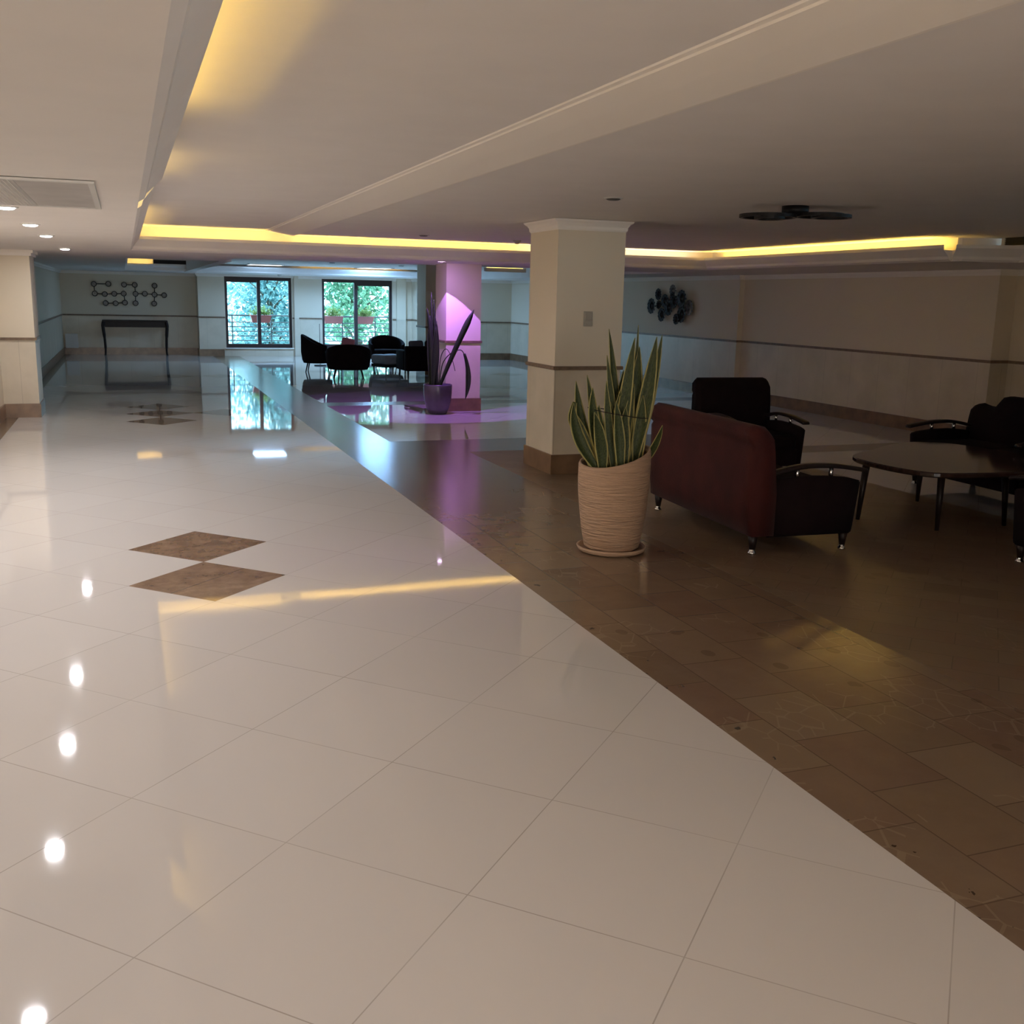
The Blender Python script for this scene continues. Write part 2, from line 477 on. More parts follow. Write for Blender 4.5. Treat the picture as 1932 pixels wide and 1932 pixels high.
# square piers
def pier(name, x0, x1, y0, y1, ztop, crown):
    struct(name, box(B(), x0, x1, y0, y1, 0, ztop), M_WALL)
    bm = B(); e = .022
    box(bm, x0 - e, x1 + e, y0 - e, y1 + e, 1.0, 1.035, .006)
    struct(name.replace('pillar', 'trim'), bm, M_RAIL)
    bm = B(); e = .018
    box(bm, x0 - e, x1 + e, y0 - e, y1 + e, 0, .19, .003)
    struct(name.replace('pillar', 'baseboard'), bm, M_SKIRT)
    if crown:
        bm = B(); prof = [(.002, ztop - .10), (.012, ztop - .085), (.014, ztop - .06), (.03, ztop - .035), (.05, ztop - .02), (.06, ztop - .004)]
        prev = None
        for e, z in prof:
            ring = [bm.verts.new(p) for p in ((x0 - e, y0 - e, z), (x1 + e, y0 - e, z), (x1 + e, y1 + e, z), (x0 - e, y1 + e, z))]
            if prev:
                for i in range(4): bm.faces.new((prev[i], prev[(i + 1) % 4], ring[(i + 1) % 4], ring[i]))
            prev = ring
        struct(name.replace('pillar', 'cornice'), bm, M_PLASTER)
pier('pillar_middle', 3.78, 4.47, 9.02, 9.72, ZR, True)
pier('pillar_purple', 4.37, 4.90, 14.55, 15.10, ZS, False)
pier('pillar_far', 6.03, 6.62, 21.6, 22.3, 2.34, False)

# chair rails and skirtings that follow the walls
def runs(name, m, z0, z1, d, segs):
    bm = B()
    for x0, x1, y0, y1 in segs: box(bm, x0, x1, y0, y1, z0, z1)
    return struct(name, bm, m)
def wall_lines(d, gap=0):
    return {
        'left': [(XL, XL + d, Y0, 14.73 - d), (XL, -1.11 + d, 14.73 - d, 14.73), (-1.11, -1.11 + d, 14.73, 15.45 + d), (XL, XL + d, 15.45, 29.2 - d)],
        'right': [(9.9 - d, 9.9, 15.52 - d, 26.8), (9.9, 10.0, 15.52 - d, 15.52), (10.0 - d, 10.0, 9.94 - d, 15.52 - d), (10.0, 10.28, 9.94 - d, 9.94), (10.28 - d, 10.28, Y0, 9.94 - d)],
        'recess': [(XL, 1.80, 29.2 - d, 29.2), (1.80 - d, 1.80, Y1 - d, 29.2 - d)],
        'back': [(1.80, W1[0] - .01, Y1 - d, Y1), (W1[1] + .01, W2[0] - .01, Y1 - d, Y1), (W2[1] + .01, 7.55 - d, Y1 - d, Y1)],
        'bay': [(7.55 - d, 7.55, 26.8 - d, Y1), (7.55, 9.9 - d, 26.8 - d, 26.8)],
    }
k = 3
for side, segs in wall_lines(.02).items():
    runs('trim_%d' % k, M_RAIL, .995, 1.03, .02, segs); k += 1
for side, segs in wall_lines(.015).items():
    if side == 'back': segs = [(1.80, W1[0] - .05, Y1 - .015, Y1), ]
    runs('baseboard_' + side, M_SKIRT, 0, .18, .015, segs)
# crown mouldings under the soffit
bm = B()
for d, z0, z1 in ((.025, ZS - .075, ZS - .04), (.05, ZS - .04, ZS - .001)):
    for side in ('left', 'recess', 'back', 'bay'):
        for s in wall_lines(d)[side]: box(bm, *s, z0, z1)
    box(bm, W1[0] - .02, W1[1] + .02, Y1 - d, Y1, max(z0, WZ1 + .005), z1); box(bm, W2[0] - .02, W2[1] + .02, Y1 - d, Y1, max(z0, WZ1 + .005), z1)
    for s in wall_lines(d)['right']: box(bm, *s, z0, z1)
struct('cornice', bm, M_PLASTER)

# ceiling: low soffit around three raised trays; every tray edge is a sloping lip with a light slot above it
LZ = 2.295                     # top of the lips
TX0, TX1, TX2, TY1 = .10, 8.12, 8.72, 13.64
bm = B(); t = .02
box(bm, XL, TX0, Y0, 17.0, ZS, ZS + t)                       # left soffit
box(bm, TX0, 10.4, TY1, 15.5, ZS, ZS + t)                    # cross soffit
box(bm, TX1, 10.4, 8.60, TY1, ZS, ZS + t)                    # right soffit
box(bm, TX2, 10.6, Y0, 8.60, ZS, ZS + t)
box(bm, TX0, 1.5, 15.5, 17.0, ZS, ZS + t)
box(bm, XL, .05, 17.0, 29.2, ZS, ZS + t); box(bm, .05, 1.6, 27.1, 29.2, ZS, ZS + t)
box(bm, 1.42, 1.6, 17.0, 27.1, ZS, ZS + t)
box(bm, 1.6, 8.6, 27.0, 29.2, ZS, ZS + t); box(bm, 8.6, 10.4, 15.5, 27.2, ZS, ZS + t)
struct('ceiling', bm, M_CEIL)

def lip(bm, a, b, out, z0=ZS, z1=LZ, slope=.13, shelf=.17):
    """sloping tray edge from a to b (xy on its lower line); out = unit xy away from the tray; leans into the tray"""
    a = Vector((*a, 0)); b = Vector((*b, 0)); o = Vector((*out, 0))
    sec = [(0, z0), (-slope * .25, z0 + .02), (-slope * .35, z0 + .05), (-slope * .8, z1 - .06), (-slope, z1 - .035), (-slope, z1), (-slope + .015, z1), (-slope + .02, z1 - .05), (shelf, z1 - .06), (shelf, z0 + .022), (.004, z0 + .022)]
    A = [bm.verts.new(a + o * d + Vector((0, 0, z))) for d, z in sec]; C = [bm.verts.new(b + o * d + Vector((0, 0, z))) for d, z in sec]
    n = len(sec)
    for i in range(n): bm.faces.new((A[i], A[(i + 1) % n], C[(i + 1) % n], C[i]))
    bm.faces.new(A[::-1]); bm.faces.new(C)
    bmesh.ops.recalc_face_normals(bm, faces=bm.faces[:])
bm = B()
lip(bm, (TX0, Y0), (TX0, 6.25), (-1, 0)); lip(bm, (TX0, 6.75), (TX0, TY1), (-1, 0), slope=.10)
lip(bm, (TX0 - .1, TY1), (TX1 + .1, TY1), (0, 1))
lip(bm, (TX1, 8.75), (TX1, TY1), (1, 0)); lip(bm, (TX1, 8.75), (TX2, 8.45), (.45, .89), shelf=.12)
lip(bm, (.05, 27.1), (1.42, 27.1), (0, 1)); lip(bm, (.05, 17.0), (.05, 27.1), (-1, 0), slope=.05)
lip(bm, (1.7, 27.0), (8.6, 27.0), (0, 1), slope=.2)
struct('ceiling_edge', bm, M_CEIL)
bm = B()
box(bm, -.25, 1.80, Y0, 13.9, ZL, ZL + .05)                  # raised ceiling over corridor
box(bm, 2.06, 9.1, Y0, 13.9, ZR, ZR + .15)                   # ceiling over seating
# cove back walls
box(bm, -.25, -.20, Y0, 13.9, ZS + t, ZL + .02)
box(bm, -.25, 9.1, 13.84, 13.9, ZS + t, ZL + .02)
box(bm, 8.32, 8.38, 8.9, 13.9, ZS + t, ZL + .05)
prism(bm, [(8.32, 8.95), (8.38, 8.95), (8.86, 8.80), (8.86, 8.72)], 'z', ZS + t, ZL + .05)
# trays two and three
box(bm, -.3, 1.5, 15.5, 27.4, 2.42, 2.47); box(bm, -.25, -.2, 15.5, 27.4, ZS + t, 2.42); box(bm, -.3, 1.5, 27.32, 27.4, ZS + t, 2.42)
box(bm, 1.46, 1.55, 17.0, 27.1, ZS + t, 2.42); box(bm, -.3, 1.5, 16.9, 17.0, ZS + t, 2.42)
box(bm, 1.55, 8.8, 15.4, 27.3, 2.34, 2.40); box(bm, 1.55, 8.7, 27.22, 27.3, ZS + t, 2.36); box(bm, 8.6, 8.7, 15.5, 27.1, ZS + t, 2.34); box(bm, 1.55, 8.7, 15.42, 15.5, ZS + t, 2.34)
box(bm, XL - .2, 10.8, Y0 - .2, 29.4, 2.75, 2.85)            # slab above
struct('ceiling_raised', bm, M_CEIL)
# broad moulded cornice between the two ceiling levels
bm = B(); prism(bm, [(1.70, ZL), (1.705, ZL - .006), (1.725, ZL - .009), (1.73, ZL - .016), (1.86, ZL - .040), (2.02, ZR - .018), (2.035, ZR - .018), (2.04, ZR - .001), (2.09, ZR + .004), (2.09, ZL + .02), (1.70, ZL + .02)], 'y', Y0, 13.56)
struct('trim_8', bm, M_PLASTER)

# LED strips lying in the coves
def led(name, x0, x1, y0, y1, z, label, m=M_LED):
    o = obj(name, box(B(), x0, x1, y0, y1, z, z + .006), m); tag(o, label, 'light strip', 'cove light strips'); return o
ZC = LZ - .058
led('led_strip', TX0, 5.3, 13.60, 13.64, ZC, 'yellow light strip glowing in the ceiling slot left of the middle pillar')
led('led_strip', 5.3, 7.9, 13.60, 13.64, ZC, 'pale warm light strip in the ceiling slot right of the middle pillar', M_LEDW)
led('led_strip', 8.10, 8.14, 9.0, 13.6, ZC, 'yellow light strip running along the ceiling edge above the right wall', M_LEDR)
led('led_strip', .06, .085, -3.0, 4.8, ZC, 'yellow light strip on the ceiling ledge nearest the camera', M_LEDR)
led('led_strip', .06, .085, 6.45, 7.6, ZC, 'short yellow light strip on the left ceiling ledge past its break')
led('led_strip', .03, .06, 10.6, 13.5, ZC, 'yellow light strip at the far end of the left ceiling ledge')
led('led_strip', .06, .66, 27.08, 27.12, ZC, 'short yellow light strip beside the far dark ceiling grille')
led('led_strip', 4.2, 6.9, 26.92, 26.96, ZC, 'thin yellow strip on the ceiling ledge above the balcony windows', M_LEDL)
led('led_strip', 7.15, 7.95, 20.86, 20.90, 2.281, 'yellow light strip in the ceiling opening right of the purple pillar', M_LEDL)
struct('trim_10', box(B(), 7.10, 8.0, 20.80, 20.92, 2.20, 2.28), M_CEIL)

# ceiling extractor / vent on the left soffit
def vent():
    t_ = thing('ceiling_vent', 'wide grey ceiling vent with perforated mesh beside a smooth panel', 'vent', (-.50, 5.97, ZS))
    hx, hy = .40, .80
    bm = B()
    for a in ((-hx, hx, -hy, -hy + .03), (-hx, hx, hy - .03, hy), (-hx, -hx + .03, -hy + .03, hy - .03), (hx - .03, hx, -hy + .03, hy - .03)):
        box(bm, *a, -.014, -.002, .003)
    obj('frame', bm, M_WHITEPL, t_)
    obj('panel', box(B(), .06, hx - .03, -hy + .03, hy - .03, -.008, -.002), M_MESHGREY, t_)
    bm = B()
    x = -hx + .035
    while x < .055: box(bm, x, x + .006, -hy + .03, hy - .03, -.012, -.008); x += .02
    y = -hy + .04
    while y < hy - .03: box(bm, -hx + .03, .06, y, y + .006, -.0115, -.0085); y += .03
    obj('mesh_grille', bm, M_WHITEPL, t_)
    obj('backing', box(B(), -hx + .03, .06, -hy + .03, hy - .03, -.004, -.002), M_GRILLE_DARK, t_)
vent()

def grille(loc, rz, w, h, label):
    t_ = thing('air_grille', label, 'vent', loc, rz, 'dark slotted grilles in the ceiling steps')
    obj('backing', box(B(), -w / 2, w / 2, -.004, .004, 0, h), M_GRILLE_DARK, t_)
    bm = B(); n = 5
    for i in range(n):
        z = h * (i + .5) / n; box(bm, -w / 2 + .01, w / 2 - .01, -.022, -.004, z - .003, z + .003)
    obj('slat', bm, M_BLACKMETAL, t_)
    bm = B(); e = .014
    for a in ((-w / 2 - e, w / 2 + e, -e, 0), (-w / 2 - e, w / 2 + e, h, h + e), (-w / 2 - e, -w / 2, 0, h), (w / 2, w / 2 + e, 0, h)):
        box(bm, a[0], a[1], -.012, .004, a[2], a[3])
    obj('frame', bm, M_WHITEPL, t_)
grille((8.70, 8.05, LZ + .01), -PI / 2, 1.15, .10, 'dark slotted grille at the end of the yellow strip, above the right armchairs')
struct('ceiling_raised', box(B(), 8.715, 8.80, 6.5, 8.70, ZS + t, ZL), M_CEIL)
grille((1.18, 27.0, LZ + .01), 0, .95, .09, 'small dark slotted grille beside the far yellow strip')
struct('ceiling_raised', box(B(), .70, 1.46, 27.01, 27.1, ZS + t, 2.42), M_CEIL)

# downlights
def downlight(x, y, z, label, lens=M_LIT, power=LAMP, col=DOWN, group='white downlights in a row over the corridor', r=.062):
    t_ = thing('downlight', label, 'ceiling light', (x, y, z), 0, group)
    bm = B(); lathe(bm, [(r * .82, -.002), (r * .9, -.009), (r * 1.12, -.008), (r * 1.2, -.001)], 28); obj('trim_ring', bm, M_WHITEPL, t_, True)
    bm = B(); lathe(bm, [(r * .84, -.006), (r * .80, -.014), (r * .55, -.019), (.0005, -.021)], 28)
    obj('lens', bm, lens, t_, True)
    if power:
        l = bpy.data.lights.new('downlight_bulb', 'AREA'); l.shape = 'DISK'; l.size = r * 1.5; l.energy = power; l.color = col
        lo = bpy.data.objects.new('downlight_bulb', l); lo.location = (0, 0, -.024); COL.objects.link(lo); lo.parent = t_
    return t_
names = ['white downlight farthest down the corridor, beside the left column', 'third white downlight along the left soffit', 'second white downlight along the left soffit',
         'white downlight beside the ceiling vent, cut by the picture edge'] + ['white downlight over the near corridor, out of the picture above the camera'] * 6
for y, nm in zip(DOWN_Y, names): downlight(-.64, y, ZS, nm, power=LAMP * .5 if y > 13 else LAMP if y > 6 else LAMP * (.6 if y > 5 else .28))

# unlit recessed spots
M_OFF = mat('unlit_lens', (.10, .09, .08), .4)
downlight(3.37, 7.03, ZR, 'unlit recessed spot in the ceiling before the middle pillar', M_OFF, 0, group='unlit recessed spots')
downlight(3.43, 12.4, ZR, 'unlit recessed spot in the ceiling left of the middle pillar', M_OFF, 0, group='unlit recessed spots')

# small round spot that washes the purple pillar
t_ = thing('ceiling_spotlight', 'small bright spot on the soffit washing the pillar purple', 'ceiling light', (4.12, 13.95, ZS))
bm = B(); lathe(bm, [(.03, -.004), (.035, -.012), (.05, -.012), (.055, -.001)], 24); obj('trim_ring', bm, M_WHITEPL, t_, True)
bm = B(); bmesh.ops.create_circle(bm, cap_ends=True, segments=24, radius=.045, matrix=Matrix.Translation((0, 0, -.010)) @ Matrix.Rotation(PI, 4, 'X'))
obj('lens', bm, mat('purple_lens', (.9, .8, 1), .4, emit=(.9, .6, 1), es=14), t_)
l = bpy.data.lights.new('purple_beam', 'SPOT'); l.energy = 105; l.color = (.46, .19, 1.0); l.spot_size = math.radians(84); l.spot_blend = .03; l.shadow_soft_size = .008
lo = bpy.data.objects.new('purple_beam', l); lo.location = (0, 0, -.03); lo.rotation_euler = (math.radians(20), 0, 0); COL.objects.link(lo); lo.parent = t_
l = bpy.data.lights.new('purple_halo', 'SPOT'); l.energy = 16; l.color = (.52, .24, 1.0); l.spot_size = math.radians(120); l.spot_blend = 1; l.shadow_soft_size = .03
lo = bpy.data.objects.new('purple_halo', l); lo.location = (0, 0, -.03); lo.rotation_euler = (math.radians(45), 0, math.radians(-25)); COL.objects.link(lo); lo.parent = t_

# lit panels over the far lounge and small dark spots
for x, y, nm in ((3.25, 26.2, 'lit rectangular ceiling panel near the left balcony window'), (5.96, 26.2, 'lit rectangular ceiling panel with bright glare near the right balcony window')):
    t_ = thing('ceiling_panel_light', nm, 'ceiling light', (x, y, 2.34), 0, 'lit ceiling panels')
    obj('diffuser', box(B(), -.39, .39, -.39, .39, -.012, -.002), M_PANEL, t_)
    l = bpy.data.lights.new('panel_lamp', 'AREA'); l.shape = 'RECTANGLE'; l.size = .76; l.size_y = .76; l.energy = 14 if x < 4 else 110; l.color = (.26, .55, 1.0)
    lo = bpy.data.objects.new('panel_lamp', l); lo.location = (0, 0, -.02); COL.objects.link(lo); lo.parent = t_
    bm = B()
    for a in ((-.42, .42, -.42, -.39), (-.42, .42, .39, .42), (-.42, -.39, -.39, .39), (.39, .42, -.39, .39)): box(bm, *a, -.016, -.001)
    obj('frame', bm, M_WHITEPL, t_)
for i, (x, y) in enumerate(((2.2, 20.5), (3.2, 20.0), (3.55, 18.2), (4.3, 23.0), (4.5, 19.0), (6.0, 23.6), (1.9, 24.5), (5.9, 19.6))):
    bm = B(); cyl(bm, (0, 0, -.012), (0, 0, 0), .055, .065, 20)
    o = obj('recessed_spot', bm, M_OFF); o.location = (x, y, 2.339)
    tag(o, 'one of the small dark unlit spots scattered over the bluish far ceiling', 'ceiling light', 'dark spots in the far ceiling')
bm = B(); lathe(bm, [(.001, -.05), (.03, -.045), (.05, -.025), (.055, 0)], 20); o = obj('smoke_detector', bm, M_WHITEPL, None, True); o.location = (3.75, 27.3, ZS)
tag(o, 'round white smoke detector on the ceiling between the balcony windows', 'smoke detector')
bm = B(); lathe(bm, [(.001, -.05), (.025, -.045), (.035, -.02), (.05, -.018), (.055, 0)], 20); o = obj('smoke_detector', bm, M_MESHGREY, None, True); o.location = (4.75, 12.7, ZR)
tag(o, 'small grey detector on the ceiling at the left of the middle pillar', 'smoke detector')

# ================================================================ WINDOWS
def window(n, x0, x1, mull, rail_side):
    y = 28.56
    f = B(); w = .07
    box(f, x0, x0 + w, y, y + .09, WZ0, WZ1); box(f, x1 - w, x1, y, y + .09, WZ0, WZ1)
    box(f, x0 + w, x1 - w, y, y + .09, WZ0, WZ0 + .10); box(f, x0 + w, x1 - w, y, y + .09, WZ1 - .08, WZ1)
    box(f, mull - .045, mull + .045, y - .01, y + .10, WZ0 + .10, WZ1 - .08)
    if rail_side < 0: box(f, x0 + w, mull - .045, y + .01, y + .06, WZ1 - .14, WZ1 - .08)
    else: box(f, mull + .045, x1 - w, y + .01, y + .06, WZ1 - .16, WZ1 - .08)
    o = struct('window_%d' % n, f, M_FRAME)
    for a, b in ((x0 + w, mull - .045), (mull + .045, x1 - w)):
        obj('pane', box(B(), a, b, y + .04, y + .046, WZ0 + .10, WZ1 - .08), M_GLASS, o)
    s = obj('sill', box(B(), x0 - .03, x1 + .03, Y1 - .05, y, WZ0 - .03, WZ0, .005), M_PLASTER, o)
window(1, *W1, 3.36, -1)
window(2, *W2, 5.98, 1)

# balcony and garden
struct('balcony_slab', box(B(), 2.3, 8.0, 28.8, 30.2, -.15, .12), M_PLASTER)
t_ = thing('balcony_railing', 'grey metal railing with thin horizontal bars outside both windows', 'railing', (0, 29.6, .12))
bm = B(); cyl(bm, (1.6, 0, .93), (7.9, 0, .93), .022); obj('top_rail', bm, M_RAILING, t_)
for i in range(6):
    bm = B(); cyl(bm, (1.6, 0, .12 + .125 * i), (7.9, 0, .12 + .125 * i), .014, n=8); obj('bar', bm, M_RAILING, t_)
for x in (1.7, 2.75, 3.80, 4.85, 5.8, 6.75, 7.7):
    bm = B(); box(bm, x - .015, x + .015, -.015, .015, 0, .93); obj('post', bm, M_RAILING, t_)
for x, nm in ((3.50, 'rose planter box with yellow-green leaves behind the left window\'s mullion'), (5.50, 'rose planter box on the railing at the left of the right window'), (6.38, 'rose planter box on the railing at the right of the right window')):
    p = thing('planter_box', nm, 'planter', (x, 29.40, .86), 0, 'planter boxes hung on the railing')
    bm = B(); prism(bm, [(-.23, 0), (.23, 0), (.28, .20), (-.28, .20)], 'y', -.09, .09); obj('box', bm, M_PLANTER, p)
    bm = B(); box(bm, -.29, .29, -.10, .10, .185, .205, .004); obj('rim', bm, M_PLANTER, p)
    bm = B(); rnd = random.Random(int(x * 10))
    for i in range(420):
        c = Vector((rnd.gauss(0, .13), rnd.gauss(0, .06), .22 + abs(rnd.gauss(0, .10))))
        a = Vector((rnd.uniform(-1, 1), rnd.uniform(-1, 1), rnd.uniform(-.3, 1))).normalized(); b_ = a.cross(Vector((rnd.random(), rnd.random(), rnd.random()))).normalized()
        s = rnd.uniform(.02, .045)
        bm.faces.new([bm.verts.new(c + a * s), bm.verts.new(c + b_ * s * .5), bm.verts.new(c - a * s), bm.verts.new(c - b_ * s * .5)])
    obj('foliage', bm, M_HERB, p)

struct('ground_garden', box(B(), -20, 35, 30.3, 70, -1.3, -1.2), M_GROUND)
def tree(x, y, hgt, rad, n, mt, label, seed, leaf=.11):
    t_ = thing('tree', label, 'tree', (x, y, -1.2), 0, 'garden trees outside the balcony')
    rnd = random.Random(seed)
    bm = B(); tube(bm, [(0, 0, 0), (.05, 0, hgt * .3), (-.05, .1, hgt * .6), (.0, 0, hgt * .85)], [.14, .11, .08, .03], 10)
    for i in range(9):
        a = rnd.uniform(0, 6.28); z = hgt * rnd.uniform(.15, .7)
        tube(bm, [(0, 0, z), (math.cos(a) * rad * .4, math.sin(a) * rad * .4, z + .5), (math.cos(a) * rad * .85, math.sin(a) * rad * .85, z + .8)], [.05, .03, .012], 6)
    obj('trunk', bm, M_BARK, t_, True)
    bm = B()
    cl = [Vector((rnd.gauss(0, rad * .45), rnd.gauss(0, rad * .4), rnd.uniform(.05, 1) * hgt)) for _ in range(70)]
    for i in range(n):
        c = rnd.choice(cl) + Vector((rnd.gauss(0, .32), rnd.gauss(0, .32), rnd.gauss(0, .28)))
        a = Vector((rnd.uniform(-1, 1), rnd.uniform(-1, 1), rnd.uniform(-1, 1))).normalized(); b_ = a.cross(Vector((rnd.uniform(-1, 1), rnd.uniform(-1, 1), rnd.uniform(-1, 1)))).normalized()
        s = leaf * rnd.uniform(.6, 1.3)
        bm.faces.new([bm.verts.new(c + a * s), bm.verts.new(c + b_ * s * .5), bm.verts.new(c - a * s), bm.verts.new(c - b_ * s * .5)])
    obj('crown', bm, mt, t_)
tree(2.1, 33.2, 5.2, 1.0, 1900, M_TREE2, 'pale feathery tree seen through the left pane of the left window', 1)
tree(4.6, 35.9, 5.0, 1.1, 3800, M_TREE3, 'leafy green tree seen through the right pane of the left window', 2)
tree(7.0, 33.2, 5.0, 1.1, 4200, M_TREE, 'leafy green tree seen through the left pane of the right window', 3)
tree(9.2, 35.6, 4.8, 1.1, 3400, M_TREE, 'leafy green tree seen through the right pane of the right window', 4)
tree(5.4, 41.5, 4.2, 2.2, 2000, M_TREE2, 'pale green tree farther back between the two windows', 5, .14)

# ================================================================ SEATING NEAR
def rbox(x0, x1, y0, y1, z0, z1, r=.03, seg=4): return box(B(), x0, x1, y0, y1, z0, z1, r, seg)

def lounge_seat(name, label, cat, loc, rz, w, hb, fab, group, dep=.84, wave=False):
    back_fab = fab; fab = M_DARKFAB
    """faces local +x, width along y; back at x=-dep/2"""
    t_ = thing(name, label, cat, loc, rz, group)
    x0 = -dep / 2; hw = w / 2
    # body
    obj('seat_base', rbox(x0 + .08, dep / 2 - .01, -hw + .07, hw - .07, .13, .30, .02), fab, t_, True)
    nseat = 2 if w > 1.2 else 1
    for i in range(nseat):
        a = -hw + .085 + i * (w - .17) / nseat; b_ = a + (w - .17) / nseat
        obj('seat_cushion', rbox(x0 + .18, dep / 2 + .01, a + .003, b_ - .003, .30, .43, .04, 5), fab, t_, True)
    # backrest: side profile swept over the width, slightly rolled top
    prof = [(x0 + .02, .13), (x0 + .0, .30), (x0 - .005, hb - .15), (x0 + .010, hb - .125), (x0 - .018, hb - .10), (x0 - .02, hb - .03), (x0 + .03, hb), (x0 + .10, hb - .01), (x0 + .15, hb - .06), (x0 + .165, hb - .14), (x0 + .20, .42), (x0 + .20, .13)]
    bm = B(); ns = 28; rings = []
    for j in range(ns + 1):
        y = -hw + w * j / ns; e = min(j, ns - j) / ns * w
        rd = 0.03
        k = 0 if e >= rd else rd - math.sqrt(max(0, rd * rd - (rd - e) ** 2))
        ring = []
        for (px, pz) in prof:
            cx = x0 + .09; z = pz
            if wave and pz > .42: q_ = min(1, max(0, (abs(y) / hw - .48) / .16)); z = pz - (.115 * q_ * q_ * (3 - 2 * q_) - .03 * max(0, (abs(y) / hw - .8) / .2)) * ((pz - .42) / (hb - .42))
            z2 = z - k if pz > hb - .2 else z
            ring.append(bm.verts.new((cx + (px - cx) * (1 - k * 3), y, z2)))
        rings.append(ring)
    n = len(prof)
    for A, C in zip(rings, rings[1:]):
        for i in range(n): bm.faces.new((A[i], A[(i + 1) % n], C[(i + 1) % n], C[i]))
    bm.faces.new(rings[0]); bm.faces.new(rings[-1][::-1]); bmesh.ops.recalc_face_normals(bm, faces=bm.faces[:])
    obj('backrest', bm, back_fab, t_, True)
    for s in (-1, 1):
        # upholstered side panel with a curved top
        y0, y1 = (hw - .075, hw - .005) if s > 0 else (-hw + .005, -hw + .075)
        top = [(x0 + .16, .50), (x0 + .3, .515), (.0, .525), (.18, .52), (dep / 2 - .08, .505), (dep / 2, .485)]
        prism_b = B(); prism(prism_b, [(x0 + .14, .12), (dep / 2 - .045, .12), (dep / 2 - .035, .16)] + [(a, b_) for a, b_ in reversed(top)], 'y', y0, y1)
        bmesh.ops.bevel(prism_b, geom=prism_b.edges[:], offset=.01, segments=2, affect='EDGES')
        obj('side_panel', prism_b, fab, t_, True)
        # bowed wooden armrest
        ym = (y0 + y1) / 2
        arc = catmull([(x0 + .15, ym, .545), (x0 + .30, ym, .578), (.02, ym, .595), (.22, ym, .590), (dep / 2 - .02, ym, .565), (dep / 2 + .05, ym, .552)], 5, False)
        bm = B(); rings = []
        for (ax, ay, az) in arc:
            hh, ww = .014, .034
            rings.append([bm.verts.new((ax + q[2], ay + q[0], az + q[1])) for q in ((-ww, -hh, 0), (ww, -hh, 0), (ww * 1.1, 0, 0), (ww * .8, hh, 0), (-ww * .8, hh, 0), (-ww * 1.1, 0, 0))])
        for A, C in zip(rings, rings[1:]):
            for i in range(6): bm.faces.new((A[i], A[(i + 1) % 6], C[(i + 1) % 6], C[i]))
        bm.faces.new(rings[0]); bm.faces.new(rings[-1][::-1]); bmesh.ops.recalc_face_normals(bm, faces=bm.faces[:])
        ar = obj('armrest', bm, M_DARKWOOD, t_, True)
        for px in (x0 + .36, .20):
            b2 = B(); cyl(b2, (px, ym, .50), (px, ym, .585), .015, n=16); p = obj('post', b2, M_CHROME, ar, True)
        for xx in (x0 + .07, dep / 2 - .07):
            b2 = B(); yy = s * (hw - .06); cyl(b2, (xx, yy, .03), (xx, yy, .14), .020, .036, 14); lg = obj('leg', b2, M_DARKWOOD, t_, True)
            b2 = B(); lathe(b2, [(.001, 0), (.028, 0), (.030, .008), (.020, .016), (.018, .034)], 18, xx, yy); obj('foot', b2, M_CHROME, lg, True)
    return t_

g1 = 'dark seats around the low wooden table'
lounge_seat('two_seat_sofa', 'maroon velvet sofa with its back to the corridor, right of the ribbed pot', 'sofa', (4.28, 6.46, 0), math.radians(-3.5), 1.62, .87, M_MAROON, None)
lounge_seat('armchair', 'dark burgundy armchair facing the camera behind the maroon sofa', 'armchair', (5.68, 8.62, 0), math.radians(-93), .80, .92, M_DARKFAB, None)
lounge_seat('two_seat_sofa', 'dark sofa with wavy-topped back on the far side of the low table', 'sofa', (7.32, 7.05, 0), math.radians(178), 1.42, .86, M_DARKFAB, None, wave=True)
lounge_seat('armchair', 'dark armchair cut off by the right edge of the picture', 'armchair', (5.95, 4.68, 0), math.radians(88), 1.0, .86, M_DARKFAB, None)

# low table with a rounded, pebble-like top
t_ = thing('coffee_table', 'low dark wooden table with rounded corners and tapered legs', 'table', (5.95, 6.4, 0))
pts = [(-.62, .18), (-.70, -.22), (-.60, -.62), (-.28, -.74), (.35, -.78), (.72, -.62), (.86, -.1), (.78, .55), (.55, .76), (.22, .70), (-.25, .42)]
poly = catmull(pts, 7)
bm = B(); A = [bm.verts.new((x * .985, y * .985, .455)) for x, y in poly]; Bv = [bm.verts.new((x, y, .465)) for x, y in poly]; Cv = [bm.verts.new((x, y, .487)) for x, y in poly]; D = [bm.verts.new((x * .99, y * .99, .495)) for x, y in poly]
n = len(poly)
for a, b_ in ((A, Bv), (Bv, Cv), (Cv, D)):
    for i in range(n): bm.faces.new((a[i], a[(i + 1) % n], b_[(i + 1) % n], b_[i]))
bm.faces.new(A[::-1]); bm.faces.new(D); bmesh.ops.recalc_face_normals(bm, faces=bm.faces[:])
obj('table_top', bm, M_TABLE, t_)
for lx, ly in ((-.60, .08), (.43, .58), (-.27, -.42), (.39, -.42)):
    bm = B(); cyl(bm, (lx, ly, 0), (lx * .94, ly * .94, .455), .016, .030, 16); obj('leg', bm, M_DARKWOOD, t_, True)

